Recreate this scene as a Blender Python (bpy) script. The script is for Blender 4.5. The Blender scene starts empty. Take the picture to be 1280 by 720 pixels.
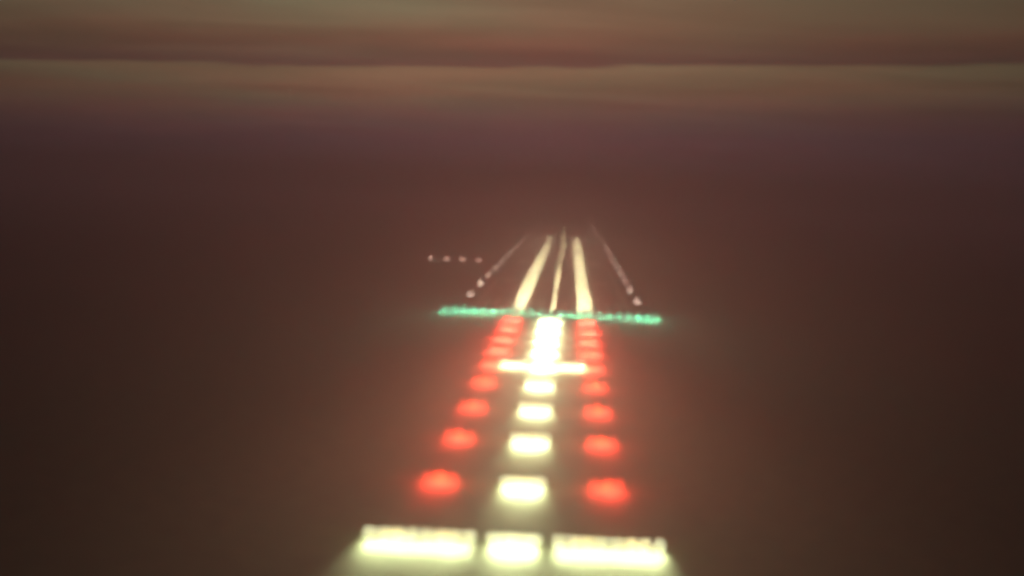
import bpy, bmesh, math, random
from mathutils import Vector, Matrix
random.seed(7)
S = bpy.context.scene
COL = S.collection
R = math.radians

# ------------------------------------------------------------------ camera
cd = bpy.data.cameras.new('camera')
cam = bpy.data.objects.new('camera', cd); COL.objects.link(cam); S.camera = cam
cd.sensor_width = 36.0
cd.lens = 2117.7 / 1280 * 36.0
cd.clip_start = 0.5; cd.clip_end = 60000
yaw, pit, roll = -0.03235, -0.0590, 0.04104
CAM = Vector((4.0, -464.7, 34.1))
rt = Vector((math.cos(yaw), -math.sin(yaw), 0)); fw = Vector((math.sin(yaw), math.cos(yaw), 0)); up = Vector((0, 0, 1))
f2 = fw * math.cos(pit) + up * math.sin(pit); u2 = up * math.cos(pit) - fw * math.sin(pit)
cx = rt * math.cos(roll) + u2 * math.sin(roll)
cy = u2 * math.cos(roll) - rt * math.sin(roll)
M3 = Matrix((cx, cy, -f2)).transposed()
cam.matrix_world = Matrix.Translation(CAM) @ M3.to_4x4()
cd.dof.use_dof = True                 # the photograph is soft; the near lights are the softest
cd.dof.focus_distance = 20000.0
cd.dof.aperture_blades = 0
APERTURE = 1.35                       # metres across
cd.dof.aperture_fstop = cd.lens / 1000.0 / APERTURE

# ------------------------------------------------------------------ sky, sun, exposure
SUN_EL, SUN_AZ = R(2.0), R(-4.0)
W = bpy.data.worlds.new('World'); S.world = W; W.use_nodes = True
nt = W.node_tree; N = nt.nodes; L = nt.links; N.clear()
def nd(t, **kw):
    n = N.new(t)
    for k, v in kw.items(): setattr(n, k, v)
    return n
def math_(op, a, b=None, c=None, clamp=False):
    n = nd('ShaderNodeMath', operation=op); n.use_clamp = clamp
    for i, v in enumerate((a, b, c)):
        if v is None: continue
        if isinstance(v, (int, float)): n.inputs[i].default_value = v
        else: L.new(v, n.inputs[i])
    return n.outputs[0]
def mix_(mode, fac, a, b):
    n = nd('ShaderNodeMix', data_type='RGBA', blend_type=mode)
    for i, v in ((0, fac), (6, a), (7, b)):
        if isinstance(v, (int, float)): n.inputs[i].default_value = v
        elif isinstance(v, tuple): n.inputs[i].default_value = v + (1,)
        else: L.new(v, n.inputs[i])
    return n.outputs[2]
out = nd('ShaderNodeOutputWorld'); bg = nd('ShaderNodeBackground')
L.new(bg.outputs[0], out.inputs[0])
tc = nd('ShaderNodeTexCoord'); sp = nd('ShaderNodeSeparateXYZ'); L.new(tc.outputs['Generated'], sp.inputs[0])
X, Y, Z = sp.outputs
zc = math_('MAXIMUM', Z, 0.0)
inv = math_('DIVIDE', 1.0, math_('ADD', zc, 0.035))
px = math_('MULTIPLY', X, inv); py = math_('MULTIPLY', Y, inv)
cb = nd('ShaderNodeCombineXYZ'); L.new(px, cb.inputs[0]); L.new(py, cb.inputs[1])
def noise(scale, detail, rough, dist=0.0, vec=None, off=(0, 0, 0), sc=(1, 1, 1)):
    mp = nd('ShaderNodeMapping'); mp.inputs['Location'].default_value = off; mp.inputs['Scale'].default_value = sc
    L.new(vec or cb.outputs[0], mp.inputs[0])
    n = nd('ShaderNodeTexNoise'); n.inputs['Scale'].default_value = scale; n.inputs['Detail'].default_value = detail
    n.inputs['Roughness'].default_value = rough; n.inputs['Distortion'].default_value = dist
    L.new(mp.outputs[0], n.inputs['Vector']); return n.outputs[0]
# layered cloud deck: bands by height, ragged with noise
n1 = noise(0.55, 4, 0.5, 0.3, off=(3.1, 0.4, 0), sc=(0.8, 1, 1))
n2 = noise(1.6, 5, 0.55, 0.5, off=(1.7, 5.2, 2), sc=(0.5, 1, 1))
hgt = math_('ADD', zc, math_('MULTIPLY', X, -0.038))
hgt = math_('ADD', hgt, math_('MULTIPLY', math_('SUBTRACT', n1, 0.5), 0.004))
hgt = math_('ADD', hgt, math_('MULTIPLY', math_('SUBTRACT', n2, 0.5), 0.009))
ramp = nd('ShaderNodeValToRGB'); L.new(math_('MULTIPLY', hgt, 5.0, clamp=True), ramp.inputs[0])
cr = ramp.color_ramp
stops = [(0.00, (0.090, 0.052, 0.068)), (0.030, (0.100, 0.056, 0.070)), (0.044, (0.145, 0.080, 0.068)),
         (0.058, (0.205, 0.128, 0.078)), (0.0722, (0.232, 0.162, 0.094)), (0.0734, (0.125, 0.066, 0.054)),
         (0.086, (0.165, 0.092, 0.060)), (0.096, (0.200, 0.138, 0.084)), (0.115, (0.210, 0.168, 0.104)),
         (0.200, (0.026, 0.018, 0.028))]
cr.elements[0].position = 0; cr.elements[0].color = stops[0][1] + (1,)
cr.elements[1].position = 1; cr.elements[1].color = stops[-1][1] + (1,)
for p, c in stops[1:-1]:
    e = cr.elements.new(p * 5); e.color = c + (1,)
# lit patch of the deck ahead, dimmer to both sides
dx = math_('SUBTRACT', math_('DIVIDE', X, math_('MAXIMUM', Y, 0.05)), -0.06)
side = math_('DIVIDE', 1.0, math_('ADD', 1.0, math_('MULTIPLY', math_('MULTIPLY', dx, dx), 16.0)))
side = math_('ADD', 0.14, math_('MULTIPLY', side, 0.90))
front = math_('GREATER_THAN', Y, 0.0)
side = math_('ADD', math_('MULTIPLY', side, front), math_('MULTIPLY', math_('SUBTRACT', 1.0, front), 0.14))
streak = math_('ADD', 0.62, math_('MULTIPLY', noise(1.3, 3, 0.5, 0.6, off=(8, 2, 1), sc=(0.55, 1, 1)), 0.76))
hue = nd('ShaderNodeValToRGB'); L.new(noise(0.9, 3, 0.5, 0.2, off=(4, 9, 3), sc=(0.9, 0.7, 1)), hue.inputs[0])
hue.color_ramp.elements[0].position = 0.35; hue.color_ramp.elements[0].color = (1.08, 0.93, 0.90, 1)
hue.color_ramp.elements[1].position = 0.65; hue.color_ramp.elements[1].color = (0.88, 1.04, 0.98, 1)
cloud = mix_('MULTIPLY', 1.0, ramp.outputs[0], hue.outputs[0])
sky = nd('ShaderNodeTexSky', sky_type='NISHITA'); sky.sun_disc = False
sky.sun_elevation = SUN_EL; sky.sun_rotation = SUN_AZ; sky.dust_density = 6; sky.air_density = 2
comb = nd('ShaderNodeVectorMath', operation='SCALE'); L.new(cloud, comb.inputs[0]); L.new(math_('MULTIPLY', side, streak), comb.inputs['Scale'])
CLOUD_GAIN = 10.0
c2 = nd('ShaderNodeVectorMath', operation='SCALE'); L.new(comb.outputs[0], c2.inputs[0]); c2.inputs['Scale'].default_value = CLOUD_GAIN
s2 = nd('ShaderNodeVectorMath', operation='SCALE'); L.new(sky.outputs[0], s2.inputs[0]); s2.inputs['Scale'].default_value = 0.04
ad = nd('ShaderNodeVectorMath', operation='ADD'); L.new(c2.outputs[0], ad.inputs[0]); L.new(s2.outputs[0], ad.inputs[1])
L.new(ad.outputs[0], bg.inputs[0]); bg.inputs[1].default_value = 0.10

sd = bpy.data.lights.new('sun', 'SUN'); sd.energy = 0.03; sd.angle = R(25); sd.color = (1.0, 0.72, 0.55)
so = bpy.data.objects.new('sun', sd); COL.objects.link(so)
so.rotation_euler = Vector((-math.sin(SUN_AZ) * math.cos(R(12)), -math.cos(SUN_AZ) * math.cos(R(12)), -math.sin(R(12)))).to_track_quat('-Z', 'Y').to_euler()

S.view_settings.view_transform = 'Standard'; S.view_settings.look = 'None'
S.view_settings.exposure = 0.0; S.view_settings.gamma = 1.0; S.view_settings.use_curve_mapping = False
S.render.engine = 'CYCLES'
cy_ = S.cycles
cy_.pixel_filter_type = 'GAUSSIAN'; cy_.filter_width = 7.0
cy_.use_adaptive_sampling = False; cy_.use_denoising = True; cy_.denoiser = 'OPENIMAGEDENOISE'
cy_.max_bounces = 3; cy_.diffuse_bounces = 1; cy_.glossy_bounces = 1; cy_.volume_bounces = 1; cy_.transmission_bounces = 1
cy_.sample_clamp_indirect = 0.4; cy_.use_light_tree = True
cy_.caustics_reflective = False; cy_.caustics_refractive = False
HAZE_DENSITY = 0.00115

# ------------------------------------------------------------------ materials
def mat(name, base, rough=0.8, metal=0.0, noise_scale=None, amount=0.3, bump=0.0, base2=None):
    m = bpy.data.materials.new(name); m.use_nodes = True
    t = m.node_tree; b = t.nodes['Principled BSDF']
    b.inputs['Base Color'].default_value = base + (1,); b.inputs['Roughness'].default_value = rough; b.inputs['Metallic'].default_value = metal
    if noise_scale:
        g = t.nodes.new('ShaderNodeNewGeometry')
        n = t.nodes.new('ShaderNodeTexNoise'); n.inputs['Scale'].default_value = noise_scale; n.inputs['Detail'].default_value = 6
        t.links.new(g.outputs['Position'], n.inputs['Vector'])
        r = t.nodes.new('ShaderNodeValToRGB')
        r.color_ramp.elements[0].position = 0.3; r.color_ramp.elements[1].position = 0.7
        lo = tuple(c * (1 - amount) for c in base); hi = base2 or tuple(c * (1 + amount) for c in base)
        r.color_ramp.elements[0].color = lo + (1,); r.color_ramp.elements[1].color = hi + (1,)
        t.links.new(n.outputs[0], r.inputs[0]); t.links.new(r.outputs[0], b.inputs['Base Color'])
        if bump:
            bu = t.nodes.new('ShaderNodeBump'); bu.inputs['Strength'].default_value = bump
            t.links.new(n.outputs[0], bu.inputs['Height']); t.links.new(bu.outputs[0], b.inputs['Normal'])
    return m
def lamp_mat(name, col, strength):
    m = bpy.data.materials.new(name); m.use_nodes = True
    t = m.node_tree; t.nodes.clear()
    e = t.nodes.new('ShaderNodeEmission'); e.inputs[0].default_value = col + (1,); e.inputs[1].default_value = strength
    o = t.nodes.new('ShaderNodeOutputMaterial'); t.links.new(e.outputs[0], o.inputs[0])
    m.cycles.emission_sampling = 'NONE'
    return m
GRASS = mat('grass', (0.055, 0.070, 0.022), 0.95, noise_scale=0.35, amount=0.35, base2=(0.078, 0.100, 0.030), bump=0.3)
ASPH = mat('asphalt', (0.050, 0.048, 0.046), 0.85, noise_scale=0.5, amount=0.25, bump=0.15)
SHLD = mat('shoulder_asphalt', (0.040, 0.038, 0.035), 0.9, noise_scale=0.8, amount=0.3)
PAINT = mat('worn_white_paint', (0.20, 0.20, 0.18), 0.75, noise_scale=1.5, amount=0.5)
STEEL = mat('galvanised_steel', (0.35, 0.36, 0.36), 0.45, 0.8)
ORANGE = mat('aviation_orange_paint', (0.55, 0.16, 0.03), 0.5, noise_scale=8, amount=0.15)
CONC = mat('concrete', (0.28, 0.26, 0.23), 0.9, noise_scale=3, amount=0.25)
YEL = mat('yellow_paint', (0.60, 0.42, 0.05), 0.5, noise_scale=8, amount=0.15)
ALU = mat('cast_aluminium', (0.30, 0.30, 0.30), 0.5, 0.6)

WHITE_C = (0.86, 1.0, 0.46); WARM_C = (1.0, 0.90, 0.46); RED_C = (1.0, 0.045, 0.025); GREEN_C = (0.16, 0.85, 0.44); PINK_C = (1.0, 0.74, 0.58)
K = 1.2
L_WHITE = lamp_mat('white_lamp_lens', (0.95, 1.0, 0.58), 24 * K)
L_WHITE_DIM = lamp_mat('white_lamp_lens_dim', (0.95, 0.95, 0.50), 17 * K); L_WHITE_BRIGHT = lamp_mat('white_lamp_lens_bright', (0.95, 1.0, 0.62), 36 * K)
L_RED = lamp_mat('red_lamp_lens', (1.0, 0.07, 0.04), 12 * K)
L_GREEN = lamp_mat('green_lamp_lens', (0.10, 0.72, 0.42), 24 * K)
L_TDZ = lamp_mat('inset_white_lens', WARM_C, 190 * K)
L_CL = lamp_mat('inset_centre_lens', WARM_C, 120 * K)
L_EDGE = lamp_mat('edge_light_lens', PINK_C, 50 * K)
L_PAPI = lamp_mat('slope_light_lens', (1.0, 0.58, 0.46), 9 * K)

# ------------------------------------------------------------------ mesh helpers
def link(name, bm, m, parent=None, loc=None, smooth=False):
    me = bpy.data.meshes.new(name); bm.normal_update(); bm.to_mesh(me); bm.free()
    if smooth:
        for p in me.polygons: p.use_smooth = True
    me.materials.append(m)
    o = bpy.data.objects.new(name, me); COL.objects.link(o)
    if parent: o.parent = parent
    if loc: o.location = loc
    return o
def box(bm, x0, x1, y0, y1, z0, z1, bev=0.0):
    r = bmesh.ops.create_cube(bm, size=1.0); vs = r['verts']
    bmesh.ops.scale(bm, vec=(x1 - x0, y1 - y0, z1 - z0), verts=vs)
    bmesh.ops.translate(bm, vec=((x0 + x1) / 2, (y0 + y1) / 2, (z0 + z1) / 2), verts=vs)
    if bev:
        es = list({e for v in vs for e in v.link_edges})
        bmesh.ops.bevel(bm, geom=es, offset=bev, segments=2, affect='EDGES')
def tube(bm, p0, p1, r0, r1=None, seg=12, caps=True):
    p0, p1 = Vector(p0), Vector(p1); r1 = r0 if r1 is None else r1
    d = p1 - p0; q = d.to_track_quat('Z', 'Y').to_matrix().to_4x4()
    r = bmesh.ops.create_cone(bm, cap_ends=caps, segments=seg, radius1=r0, radius2=r1, depth=d.length)
    bmesh.ops.transform(bm, matrix=Matrix.Translation((p0 + p1) / 2) @ q, verts=r['verts'])
def sheet(name, x0, x1, y0, y1, z, m, nx=1, ny=1):
    bm = bmesh.new()
    g = [[bm.verts.new((x0 + (x1 - x0) * i / nx, y0 + (y1 - y0) * j / ny, z)) for i in range(nx + 1)] for j in range(ny + 1)]
    for j in range(ny):
        for i in range(nx): bm.faces.new((g[j][i], g[j][i + 1], g[j + 1][i + 1], g[j + 1][i]))
    o = link(name, bm, m); o['kind'] = 'structure'; return o
def empty(name, loc, label, cat, group=None, rz=0.0):
    o = bpy.data.objects.new(name, None); COL.objects.link(o); o.empty_display_size = 0.3
    o.location = loc; o.rotation_euler.z = rz; o['label'] = label; o['category'] = cat
    if group: o['group'] = group
    return o
def copy_tree(o, parent=None):
    c = o.copy(); COL.objects.link(c); c.parent = parent
    for ch in list(o.children): copy_tree(ch, c)
    return c

# ------------------------------------------------------------------ ground, runway
sheet('ground', -4500, 4500, -700, 6000, 0.0, GRASS, 30, 24)
RW = 23.0; RL = 2600.0
sheet('runway_shoulder', -28.2, 28.2, -3.0, RL + 8, 0.004, SHLD, 1, 20)
sheet('runway', -RW, RW, 0.0, RL, 0.008, ASPH, 1, 20)
bm = bmesh.new()
def rect(x0, x1, y0, y1):
    v = [bm.verts.new(p) for p in ((x0, y0, 0.012), (x1, y0, 0.012), (x1, y1, 0.012), (x0, y1, 0.012))]; bm.faces.new(v)
for s in (-1, 1):
    for k in range(6):
        a = s * (2.6 + k * 3.2); b_ = a + s * 1.75
        rect(min(a, b_), max(a, b_), 8, 53)
    a, b_ = sorted((s * 21.4, s * 22.3)); rect(a, b_, 8, RL - 10)
    a, b_ = sorted((s * 14.0, s * 19.5)); rect(a, b_, 305, 350)
    for yy in (152, 457):
        for k in range(2):
            a, b_ = sorted((s * (14.5 + k * 2.6), s * (16.3 + k * 2.6))); rect(a, b_, yy, yy + 22)
y = 95
while y < RL - 80:
    rect(-0.45, -0.02 - 0.0, y, y + 36); y += 60
o = link('runway_markings', bm, PAINT); o['kind'] = 'structure'

# ------------------------------------------------------------------ light bars
ORD = ['', 'first', 'second', 'third', 'fourth', 'fifth', 'sixth', 'seventh', 'eighth', 'ninth', 'tenth', 'eleventh', 'twelfth',
       'thirteenth', 'fourteenth', 'fifteenth', 'sixteenth', 'seventeenth', 'eighteenth', 'nineteenth', 'twentieth',
       'twenty-first', 'twenty-second', 'twenty-third', 'twenty-fourth', 'twenty-fifth', 'twenty-sixth', 'twenty-seventh', 'twenty-eighth', 'twenty-ninth']
def ordn(k):
    if k < len(ORD): return ORD[k]
    tens = {30: ('thirty', 'thirtieth'), 40: ('forty', 'fortieth'), 50: ('fifty', 'fiftieth'), 60: ('sixty', 'sixtieth')}
    t, r = k // 10 * 10, k % 10
    return tens[t][1] if r == 0 else tens[t][0] + '-' + ORD[r]

def spot(parent, loc, col, power, tilt=27.0, size=62.0, blend=1.0, radius=0.08, sx=1.0):
    d = bpy.data.lights.new('lamp_beam', 'SPOT'); d.energy = power; d.color = col
    d.spot_size = R(size); d.spot_blend = blend; d.shadow_soft_size = radius
    o = bpy.data.objects.new('lamp_beam', d); COL.objects.link(o); o.parent = parent
    o.location = loc
    o.rotation_euler = Vector((0, -math.cos(R(tilt)), -math.sin(R(tilt)))).to_track_quat('-Z', 'Y').to_euler()
    return o

def stray(parent, loc, col, power):
    d = bpy.data.lights.new('lamp_glow', 'POINT'); d.energy = power; d.color = col; d.shadow_soft_size = 0.05
    o = bpy.data.objects.new('lamp_glow', d); COL.objects.link(o); o.parent = parent; o.location = loc
    return o

def lamp_protos(lens_mat):
    """one raised approach lamp: can, rim, yoke; the lens is its sub-part. Faces -Y."""
    bm = bmesh.new()
    tube(bm, (0, 0.20, 0), (0, 0.06, 0), 0.050, 0.105, 18)
    tube(bm, (0, 0.06, 0), (0, 0.0, 0), 0.118, 0.118, 18)
    box(bm, -0.012, 0.012, 0.05, 0.08, -0.20, -0.11)
    for s in (-1, 1): box(bm, s * 0.122 - 0.006, s * 0.122 + 0.006, 0.02, 0.05, -0.12, 0.02)
    box(bm, -0.128, 0.128, 0.018, 0.052, -0.132, -0.12)
    h = link('lamp_housing', bm, YEL)
    bm = bmesh.new()
    for i in range(2):
        pass
    tube(bm, (0, 0.001, 0), (0, -0.014, 0), 0.108, 0.095, 20)
    l = link('lens', bm, lens_mat, h)
    return h
def barrette(n, spacing, lens_mat, label, group, height=1.0, cat='light bar', x_off=None):
    t = empty('approach_light_bar', (0, 0, 0), label, cat, group)
    half = (n - 1) * spacing / 2
    bm = bmesh.new(); tube(bm, (-half - 0.25, 0.065, height - 0.22), (half + 0.25, 0.065, height - 0.22), 0.032, seg=10)
    link('crossbar', bm, ORANGE, t)
    npost = 2 if n <= 5 else 4
    for k in range(npost):
        x = -half * 0.8 + 1.6 * half * k / (npost - 1)
        bm = bmesh.new(); tube(bm, (x, 0.065, 0.16), (x, 0.065, height - 0.25), 0.028, seg=10); tube(bm, (x, 0.065, 0.155), (x, 0.065, 0.24), 0.045, seg=8)
        link('post', bm, ORANGE, t)
        bm = bmesh.new(); box(bm, x - 0.22, x + 0.22, -0.15, 0.28, -0.15, 0.16, 0.015)
        link('footing', bm, CONC, t)
    h0 = lamp_protos(lens_mat); h0.parent = t
    for k in range(n):
        h = h0 if k == 0 else copy_tree(h0, t)
        h.location = (-half + k * spacing + random.uniform(-0.03, 0.03), 0, height)
        h.rotation_euler = (random.uniform(-0.03, 0.03), 0, random.uniform(-0.04, 0.04))
    return t

PW, PR, PG, PT = 20000.0, 9000.0, 12000.0, 9000.0
QW, QR, QG, QT = 1100.0, 4200.0, 120.0, 90.0     # light straying to all sides
LH = 0.5
# white centreline bars, every 30.5 m out to the crossbar
BAR_Y = {1: -27.8, 2: -55.6, 3: -83.4, 4: -111.2, 5: -138.9, 6: -170.6, 7: -204.4, 8: -237.3, 9: -271.8, 10: -303.8}
BOOST = {}
def boost(b, key, k):
    # inner spots given added power so their glow merges, imitating camera bloom
    for ch in b.children:
        if ch.type == 'LIGHT' and ch.data.type == 'SPOT':
            kk = (ch.data.spot_size > R(30), key, k)
            if kk not in BOOST:
                d = ch.data.copy(); d.energy *= (4.5 + 2.4 * (5 - k)) if kk[0] else 1.6 + 0.5 * (5 - k); BOOST[kk] = d
            ch.data = BOOST[kk]
cgroup = 'white bars along the approach centreline'
base = barrette(5, 1.03, L_WHITE, 'x', cgroup, LH)
for xx in (-2.0, -1.0, 0, 1.0, 2.0): spot(base, (xx, -0.05, LH + 0.1), WHITE_C, PW * 0.13)
for xx in (-1.7, -0.6, 0.6, 1.7): spot(base, (xx, -0.05, LH + 0.1), WHITE_C, PW * 1.1, tilt=8.0, size=27.0)
stray(base, (0, -0.35, LH + 0.3), WHITE_C, QW)
bars = {k: (base if k == 1 else copy_tree(base)) for k in range(1, 11)}
for k in range(1, 11):
    yy = BAR_Y[k]
    b = bars[k]
    b.location = (0, yy, 0)
    if k < 6: boost(b, 'white', k)
    if k == 10: b['label'] = 'short white light bar in the middle of the wide crossbar nearest the viewer'; b['group'] = 'bars of the wide white crossbar'
    elif k == 9: b['label'] = 'white five-lamp bar on the centreline just beyond the wide white crossbar'
    elif k == 5: b['label'] = 'white five-lamp bar in the middle of the narrow white crossbar halfway along the red rows'
    else: b['label'] = f'white five-lamp bar on the centreline, {ordn(k)} bar before the green threshold line'
# outer bars of the wide crossbar
wb = barrette(8, 1.37, L_WHITE, 'long white eight-lamp bar forming the left arm of the wide crossbar', 'bars of the wide white crossbar', LH)
for xx in (-4.4, -2.9, -1.45, 0, 1.45, 2.9, 4.4): spot(wb, (xx, -0.05, LH + 0.1), WHITE_C, PW * 0.07)
for xx in (-4.6, -3.3, -2.0, -0.7, 0.7, 2.0, 3.3, 4.6): spot(wb, (xx, -0.05, LH + 0.1), WHITE_C, PW * 0.95, tilt=8.0, size=27.0)
stray(wb, (-2.5, -0.35, LH + 0.3), WHITE_C, QW * 0.7); stray(wb, (2.5, -0.35, LH + 0.3), WHITE_C, QW * 0.7)
wb.location = (-9.1, BAR_Y[10], 0)
w2 = copy_tree(wb); w2.location = (9.1, BAR_Y[10], 0); w2['label'] = 'long white eight-lamp bar forming the right arm of the wide crossbar'
# outer bars of the 500 ft crossbar
nb = barrette(4, 1.37, L_WHITE, 'white four-lamp bar, left arm of the narrow crossbar between the red rows', 'arms of the narrow white crossbar', LH)
for xx in (-1.6, 0, 1.6): spot(nb, (xx, -0.05, LH + 0.1), WHITE_C, PW * 1.0)
nb.location = (-5.6, BAR_Y[5], 0)
n2_ = copy_tree(nb); n2_.location = (5.6, BAR_Y[5], 0); n2_['label'] = 'white four-lamp bar, right arm of the narrow crossbar between the red rows'
# red side rows
rb = barrette(3, 1.5, L_RED, 'x', 'red bars of the two side rows', LH)
for xx in (-1.4, 0, 1.4): spot(rb, (xx, -0.05, LH + 0.1), RED_C, PR * 0.33)
for xx in (-1.2, 0, 1.2): spot(rb, (xx, -0.05, LH + 0.1), RED_C, PR * 0.9, tilt=8.0, size=27.0)
stray(rb, (0, -0.35, LH + 0.3), RED_C, QR)
reds = {(s, k): (rb if (s, k) == (-1, 1) else copy_tree(rb)) for s in (-1, 1) for k in range(1, 10)}
for s, nm in ((-1, 'left'), (1, 'right')):
    for k in range(1, 10):
        b = reds[s, k]
        b.location = (s * 9.6, BAR_Y[k] + (1.0 if k > 5 else 0), 0)
        if k < 6: boost(b, 'red', k)
        if k == 9: b['label'] = f'red three-lamp bar, near end of the {nm} red row, closest to the wide crossbar'
        elif k == 1: b['label'] = f'red three-lamp bar, far end of the {nm} red row, just before the green line'
        else: b['label'] = f'red three-lamp bar, {nm} side row, {ordn(k)} before the green line'

# ------------------------------------------------------------------ green threshold lights
def low_light(name, lens_mat, label, cat, group, stake=0.30):
    t = empty(name, (0, 0, 0), label, cat, group)
    bm = bmesh.new(); box(bm, -0.16, 0.16, -0.16, 0.16, -0.1, 0.03, 0.01); link('base_plate', bm, CONC, t)
    bm = bmesh.new(); tube(bm, (0, 0, 0.02), (0, 0, stake - 0.04), 0.025, seg=10); tube(bm, (0, 0, stake - 0.10), (0, 0, stake - 0.02), 0.03, 0.10, 14)
    link('stem', bm, YEL, t)
    bm = bmesh.new()
    prof = [(0.10, 0), (0.125, 0.03), (0.125, 0.12), (0.10, 0.19), (0.04, 0.225), (0.0, 0.23)]
    rings = []
    for r_, z_ in prof[:-1]:
        rings.append([bm.verts.new((r_ * math.cos(2 * math.pi * i / 16), r_ * math.sin(2 * math.pi * i / 16), stake - 0.02 + z_)) for i in range(16)])
    topv = bm.verts.new((0, 0, stake - 0.02 + 0.23))
    for a, b_ in zip(rings, rings[1:]):
        for i in range(16): bm.faces.new((a[i], a[(i + 1) % 16], b_[(i + 1) % 16], b_[i]))
    for i in range(16): bm.faces.new((rings[-1][i], rings[-1][(i + 1) % 16], topv))
    bm.faces.new(list(reversed(rings[0])))
    link('lens', bm, lens_mat, t, smooth=True)
    return t
tg = low_light('threshold_light', L_GREEN, 'x', 'runway light', 'green lights of the threshold line')
spot(tg, (0, -0.2, 0.40), GREEN_C, PG, tilt=12, size=44)
stray(tg, (0, -0.25, 0.6), GREEN_C, QG)
for k in range(23):
    b = tg if k == 0 else copy_tree(tg)
    b.location = (-29.15 + 2.65 * k, -1.5, 0)
    if k == 0: lb = 'green threshold light at the very left end of the green line'
    elif k == 22: lb = 'green threshold light at the very right end of the green line'
    elif k == 11: lb = 'green threshold light in the middle of the green line, on the runway centreline'
    elif k < 11: lb = f'green threshold light, {ordn(k + 1)} from the left end of the green line'
    else: lb = f'green threshold light, {ordn(23 - k)} from the right end of the green line'
    b['label'] = lb

def swap_lens(t, old, new):
    for o in list(t.children_recursive):
        if o.type == 'MESH' and o.data.materials and o.data.materials[0] == old:
            key = (o.data.name, new.name)
            if key not in SWAP:
                me = o.data.copy(); me.materials[0] = new; SWAP[key] = me
            o.data = SWAP[key]
SWAP = {}
def fades(name, col, strength, n, keep):  # far lenses get weaker emission, so the fade with distance is built in
    return [lamp_mat(name, col, strength * keep ** i) for i in range(1, n)]
# ------------------------------------------------------------------ runway edge lights
el = low_light('runway_edge_light', L_EDGE, 'x', 'runway light', 'white lights along the runway edges', 0.32)
fst = True
NE = 24
els = {(s, k): (el if (s, k) == (-1, 1) else copy_tree(el)) for s in (-1, 1) for k in range(1, NE + 1)}
F_EDGE = fades('edge_light_lens_far', PINK_C, 50 * K, 6, 0.78)
for s, nm in ((-1, 'left'), (1, 'right')):
    for k in range(1, NE + 1):
        b = els[s, k]
        b.location = (s * 26.0, 61.0 * k, 0)
        if k > 2: swap_lens(b, L_EDGE, F_EDGE[min(4, (k - 3) // 3)])
        b['label'] = (f'pale edge light on the {nm} runway edge, closest to the green threshold line' if k == 1 else
                      f'pale edge light on the {nm} runway edge, {ordn(k)} beyond the green threshold line')

# ------------------------------------------------------------------ inset lights
def inset(parent, x, lens_mat, w=0.24, h=0.09):
    bm = bmesh.new()
    tube(bm, (0, 0, 0.0), (0, 0, 0.022), 0.19, 0.17, 18)
    box(bm, -w * 0.55, w * 0.55, -0.05, 0.09, 0.02, 0.02 + h * 1.05, 0.008)
    b = link('lamp_housing', bm, ALU, parent, (x, 0, 0.008))
    bm = bmesh.new()
    box(bm, -w / 2, w / 2, -0.066, -0.052, 0.022, 0.02 + h)
    link('lens', bm, lens_mat, b)
    return b
F_TDZ = fades('inset_white_lens_far', WARM_C, 170 * K, 5, 0.60)
F_CL = fades('inset_centre_lens_far', WARM_C, 120 * K, 6, 0.66)
tz = empty('touchdown_light_bar', (0, 0, 0), 'x', 'light bar', 'white touchdown zone bars set in the runway')
bm = bmesh.new(); box(bm, -1.85, 1.85, 0.10, 0.16, 0.0, 0.016); link('cable_cover', bm, SHLD, tz)
h0 = inset(tz, -1.5, L_TDZ)
for xx in (0, 1.5):
    c = copy_tree(h0, tz); c.location.x = xx
for xx in (-1.5, 0, 1.5): spot(tz, (xx, -0.12, 0.35), WARM_C, PT / 3, tilt=9, size=40)
stray(tz, (0, -0.3, 0.5), WARM_C, QT)
tdz = {(s, k): (tz if (s, k) == (-1, 1) else copy_tree(tz)) for s in (-1, 1) for k in range(1, 25)}
for s, nm in ((-1, 'left'), (1, 'right')):
    for k in range(1, 25):
        b = tdz[s, k]
        b.location = (s * 9.35, 30.48 * k, 0)
        if k > 4: swap_lens(b, L_TDZ, F_TDZ[min(3, (k - 5) // 5)])
        b['label'] = (f'white touchdown bar at the near end of the {nm} stripe, just past the green line' if k == 1 else
                      f'white touchdown bar at the far end of the {nm} stripe, dimmest of that stripe' if k == 24 else
                      f'white touchdown bar in the {nm} stripe, {ordn(k)} past the green threshold line')
cl = empty('centreline_light', (0, 0, 0), 'x', 'runway light', 'white lights set along the runway centreline')
inset(cl, 0, L_CL)
NC = 50
cls = {k: (cl if k == 1 else copy_tree(cl)) for k in range(1, NC + 1)}
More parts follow.
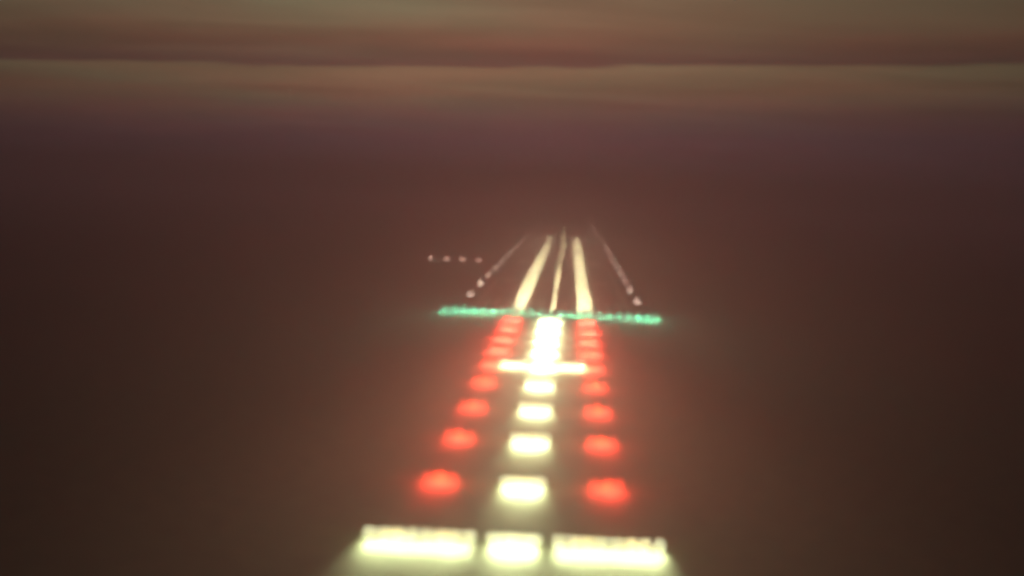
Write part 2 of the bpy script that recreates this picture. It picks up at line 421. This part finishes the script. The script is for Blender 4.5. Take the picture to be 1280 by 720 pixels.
for k in range(1, NC + 1):
    b = cls[k]
    if k > 10: swap_lens(b, L_CL, F_CL[min(4, (k - 11) // 8)])
    b.location = (0.35, 22.86 * k, 0)
    b['label'] = ('white inset light on the runway centreline, closest to the green threshold line' if k == 1 else
                  f'white inset light on the runway centreline, {ordn(k)} past the green threshold line')

# ------------------------------------------------------------------ approach slope indicator, left of the runway
pp = empty('approach_slope_light', (0, 0, 0), 'x', 'slope light', 'row of four slope lights beside the runway')
bm = bmesh.new(); box(bm, -0.9, 0.9, -0.1, 1.1, -0.1, 0.10, 0.02); link('base_plate', bm, CONC, pp)
for sx_, sy_ in ((-0.55, 0.1), (0.55, 0.1), (0, 0.9)):
    bm = bmesh.new(); tube(bm, (sx_, sy_, 0.08), (sx_, sy_, 0.62), 0.03, seg=10); link('leg', bm, YEL, pp)
bm = bmesh.new(); box(bm, -0.7, 0.7, 0.0, 1.1, 0.60, 0.95, 0.03); box(bm, -0.74, 0.74, -0.12, 0.3, 0.94, 0.97)
hs = link('housing', bm, YEL, pp)
for xx in (-0.42, 0, 0.42):
    bm = bmesh.new(); tube(bm, (xx, 0.005, 0.78), (xx, -0.03, 0.78), 0.19, 0.19, 20); link('lens', bm, L_PAPI, hs)
for k in range(4):
    b = pp if k == 0 else copy_tree(pp)
    b.location = (-58.2 + 7.25 * k, 302, 0)
    b['label'] = ['pinkish slope light farthest out from the runway in the row of four',
                  'pinkish slope light, second from the outer end of the row of four',
                  'pinkish slope light, second from the runway side in the row of four',
                  'pinkish slope light nearest the runway edge in the row of four'][k]

# ------------------------------------------------------------------ haze
bm = bmesh.new(); box(bm, -4400, 4400, -690, 5900, -1.0, 62.0)
hm = bpy.data.materials.new('haze'); hm.use_nodes = True
t = hm.node_tree; t.nodes.clear()
v = t.nodes.new('ShaderNodeVolumePrincipled'); o = t.nodes.new('ShaderNodeOutputMaterial')
v.inputs['Color'].default_value = (0.88, 0.68, 0.86, 1); v.inputs['Density'].default_value = HAZE_DENSITY
v.inputs['Anisotropy'].default_value = 0.65
t.links.new(v.outputs[0], o.inputs['Volume'])
hz = link('haze', bm, hm); hz['kind'] = 'stuff'
hz['label'] = 'thin brown dusk haze lying over the airfield'; hz['category'] = 'haze'
